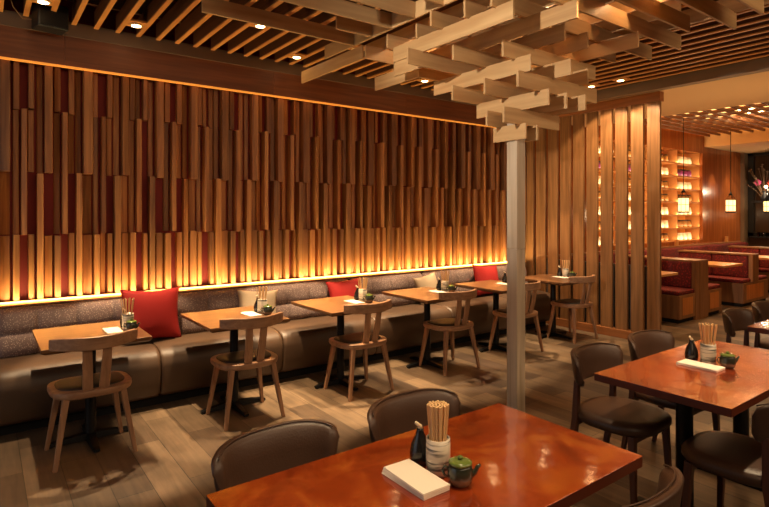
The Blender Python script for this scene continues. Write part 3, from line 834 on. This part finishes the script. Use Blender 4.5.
for c, yy, zz in (('flower_p', .15, .42), ('flower_r', -.12, .40), ('flower_p', -.2, .6)):
    b = MB()
    for k in range(7):
        a = 2*PI*k/7; b.lathe([(.001, -.04), (.04, 0), (.001, .04)], (0, yy+.045*math.cos(a), zz+.045*math.sin(a)), 8)
    b.build('blossom', M[c], fl, smooth=True)
MB().lathe([(.06, 0), (.09, .08), (.05, .2), (.06, .24)], (0, 0, -.02), 16).build('vase', M['plastic'], fl, smooth=True)
fc = MB().box(14.55, 15.1, 4.5, 5.0, 1.85, 1.88).build('wall_ledge', M['plastic']); tag(fc, 'small dark ledge carrying the flower arrangement', 'ledge')
sb = thing('bare_bulb', 'small bright bare bulb sparkling below the flowers', 'bulb', (14.45, 4.66, 2.2))
MB().lathe([(.001, -.03), (.028, -.01), (.028, .012), (.012, .03)], n=16).build('glass_bulb', M['glow'], sb, smooth=True)
MB().tube([(0, 0, .03), (0, 0, .87)], .004, 6).build('cord', M['black'], sb)

l = bpy.data.lights.new('bulb_light', 'POINT'); l.energy = 12; l.color = (1, .8, .55); l.shadow_soft_size = .03
o = bpy.data.objects.new('bulb_light', l); COL.objects.link(o); o.location = (14.38, 4.66, 2.12)
# ------------------------------------------------------------------ speaker
sp = thing('speaker_box', 'black loudspeaker box hung high above batten wall at top left', 'loudspeaker', (.43, 4.98, 3.04), .2)
MB().box(-.108, .108, -.085, .085, 0, .19, bev=.012).build('cabinet', M['plastic'], sp)
MB().box(-.095, .095, -.090, -.085, .015, .175).build('grille', M['black'], sp)
MB().box(-.02, .02, .085, .185, .06, .12).build('bracket', M['black'], sp)
MB().tube([(-.12, .02, .06), (-.18, .02, .05), (-.25, .0, .12), (-.30, -.05, .26)], .003, 6).build('cable', mat('tan_cable', (150, 110, 70), .6), sp)

# ------------------------------------------------------------------ downlights
dl = [(.36, 4.70, 1, 'at the top left corner beside the loudspeaker'), (1.03, 4.83, 1, 'left above the batten wall'), (1.84, 4.22, 1, 'under the longest plywood board'),
      (2.52, 4.85, 1, 'above the middle of the batten wall'), (2.86, 4.27, 1, 'left of the plywood canopy'), (4.26, 4.81, 1, 'behind the plywood canopy'),
      (6.05, 3.79, 1, 'nearest the slatted screen, left of a pair'), (6.05, 3.41, 1, 'nearest the slatted screen, right of a pair'),
      (4.95, 4.5, 1, 'over the last but one small table'), (6.0, 4.5, 1, 'over the last small table'), (3.72, 4.75, 1, 'hidden over the fourth small table'), (3.0, 1.9, 1, 'among the right-hand laths'), (1.35, 2.4, 1, 'over the floor before the bench')]
pw_ = {0: 240, 1: 420, 2: 460, 3: 420, 4: 460, 5: 420, 6: 75, 7: 95, 8: 360, 9: 260, 10: 320, 11: 80, 12: 60}
for i, (x, y, _, wh) in enumerate(dl):
    xs_ = -.72+round((x+.72-.08325)/.1665)*.1665+.08325
    t = thing('downlight', 'small round recessed ceiling downlight ' + wh, 'ceiling light', (xs_, y, 3.165), group='recessed ceiling downlights')
    MB().box(-.066, .066, -.08, .08, .005, .022).build('mounting_plate', M['lath_z'], t)
    MB().lathe([(.045, -.006), (.052, -.004), (.052, .006), (.034, .006)], n=24).build('trim_ring', M['plaster'], t, smooth=True)
    MB().lathe([(.036, -.0085), (.036, -.0070), (.001, -.0070)], n=20).build('lamp', M['glow'], t, smooth=True)
    spot('downlight_spot', (xs_, y, 3.15), pw_[i]*1.0, (1, .72, .42), 40 if i not in (6, 7) else 105, .25, (0, -.30, 0) if i in (6, 7) else ((-.16, 0, 0) if y > 4.6 else (0, 0, 0)), .025)
# added spots without fixtures, brightening the big tables and plywood canopy
spot('table_fill_spot', (1.25, 1.25, 3.12), 170, (1, .72, .42), 46, .5)
spot('table_fill_spot', (3.5, 1.15, 3.12), 230, (1, .72, .42), 46, .5)
spot('table_fill_spot', (5.3, 1.3, 3.12), 90, (1, .72, .42), 46, .5)
# small lights tucked above the canopy
for x, y, e in ((3.0, 3.3, 4), (3.55, 2.6, 5), (3.6, 1.8, 4)):
    l = bpy.data.lights.new('canopy_light', 'POINT'); l.energy = e; l.color = (1, .62, .30); l.shadow_soft_size = .04
    o = bpy.data.objects.new('canopy_light', l); COL.objects.link(o); o.location = (x+.07, y+.07, 3.155 if x < 2.5 or x > 4.5 else 3.155)
area('unseen_room_fill', (2.6, -1.3, 3.0), 7.0, .5, 75, (1, .70, .42), (math.radians(58), 0, 0))  # added fill from the unseen room side, brightens battens and canopy
spot('canopy_fill_spot', (-1.4, 1.9, 2.95), 620, (1, .88, .72), 36, .8, Vector((4.7, .85, -.42)).to_track_quat('-Z', 'Y').to_euler(), .05)  # added unseen spot, no fixture, lightens the left faces of the boards
# booth area
spot('booth_spot', (9.9, 3.9, 3.2), 140, (1, .7, .4), 80, .6); spot('booth_spot', (12.0, 3.9, 3.2), 140, (1, .7, .4), 80, .6); spot('booth_spot', (7.6, 3.2, 3.05), 70, (1, .7, .4), 80, .6)
area('ceiling_glow', (10.6, 3.2, 3.46), 4.2, 4.2, 200, (1, .74, .40), (PI, 0, 0))
spot('wall_wash', (13.3, 5.05, 3.0), 60, (1, .66, .34), 50, .6, (math.radians(6), 0, 0)); spot('wall_wash', (14.1, 5.05, 3.0), 40, (1, .66, .34), 50, .6, (math.radians(6), 0, 0))
area('aisle_bounce', (7.3, 2.5, .9), 1.0, 3.0, 16, (1, .66, .34), (PI, 0, 0)).data.spread = 2.2
cl = thing('ceiling_panel_light', 'bright oblong ceiling lamp within the wooden lattice at right', 'ceiling light', (11.1, 3.85, 3.45))
MB().box(-.45, .45, -.1, .1, 0, .02).build('diffuser', M['glow'], cl); MB().box(-.47, .47, -.12, .12, .02, .05).build('housing', M['plaster'], cl)
# cove light under the battens
area('cove_light', (1.95, 5.125, .885), 9.0, .03, 74, (1, .74, .32), (math.radians(180-20), 0, 0))
# daylight through the shopfront window at left
area('window_daylight', (XL-.3, 2.85, 1.75), 2.3, 3.7, 18, (.93, .96, 1), (0, -PI/2, 0))

wd = bpy.data.worlds.new('world'); S.world = wd; wd.use_nodes = True
wd.node_tree.nodes['Background'].inputs[0].default_value = (.8, .7, .6, 1); wd.node_tree.nodes['Background'].inputs[1].default_value = .12

S.view_settings.view_transform = 'Standard'; S.view_settings.look = 'None'; S.view_settings.exposure = .2; S.view_settings.gamma = 1
try: S.view_settings.use_curve_mapping = False
except Exception: pass
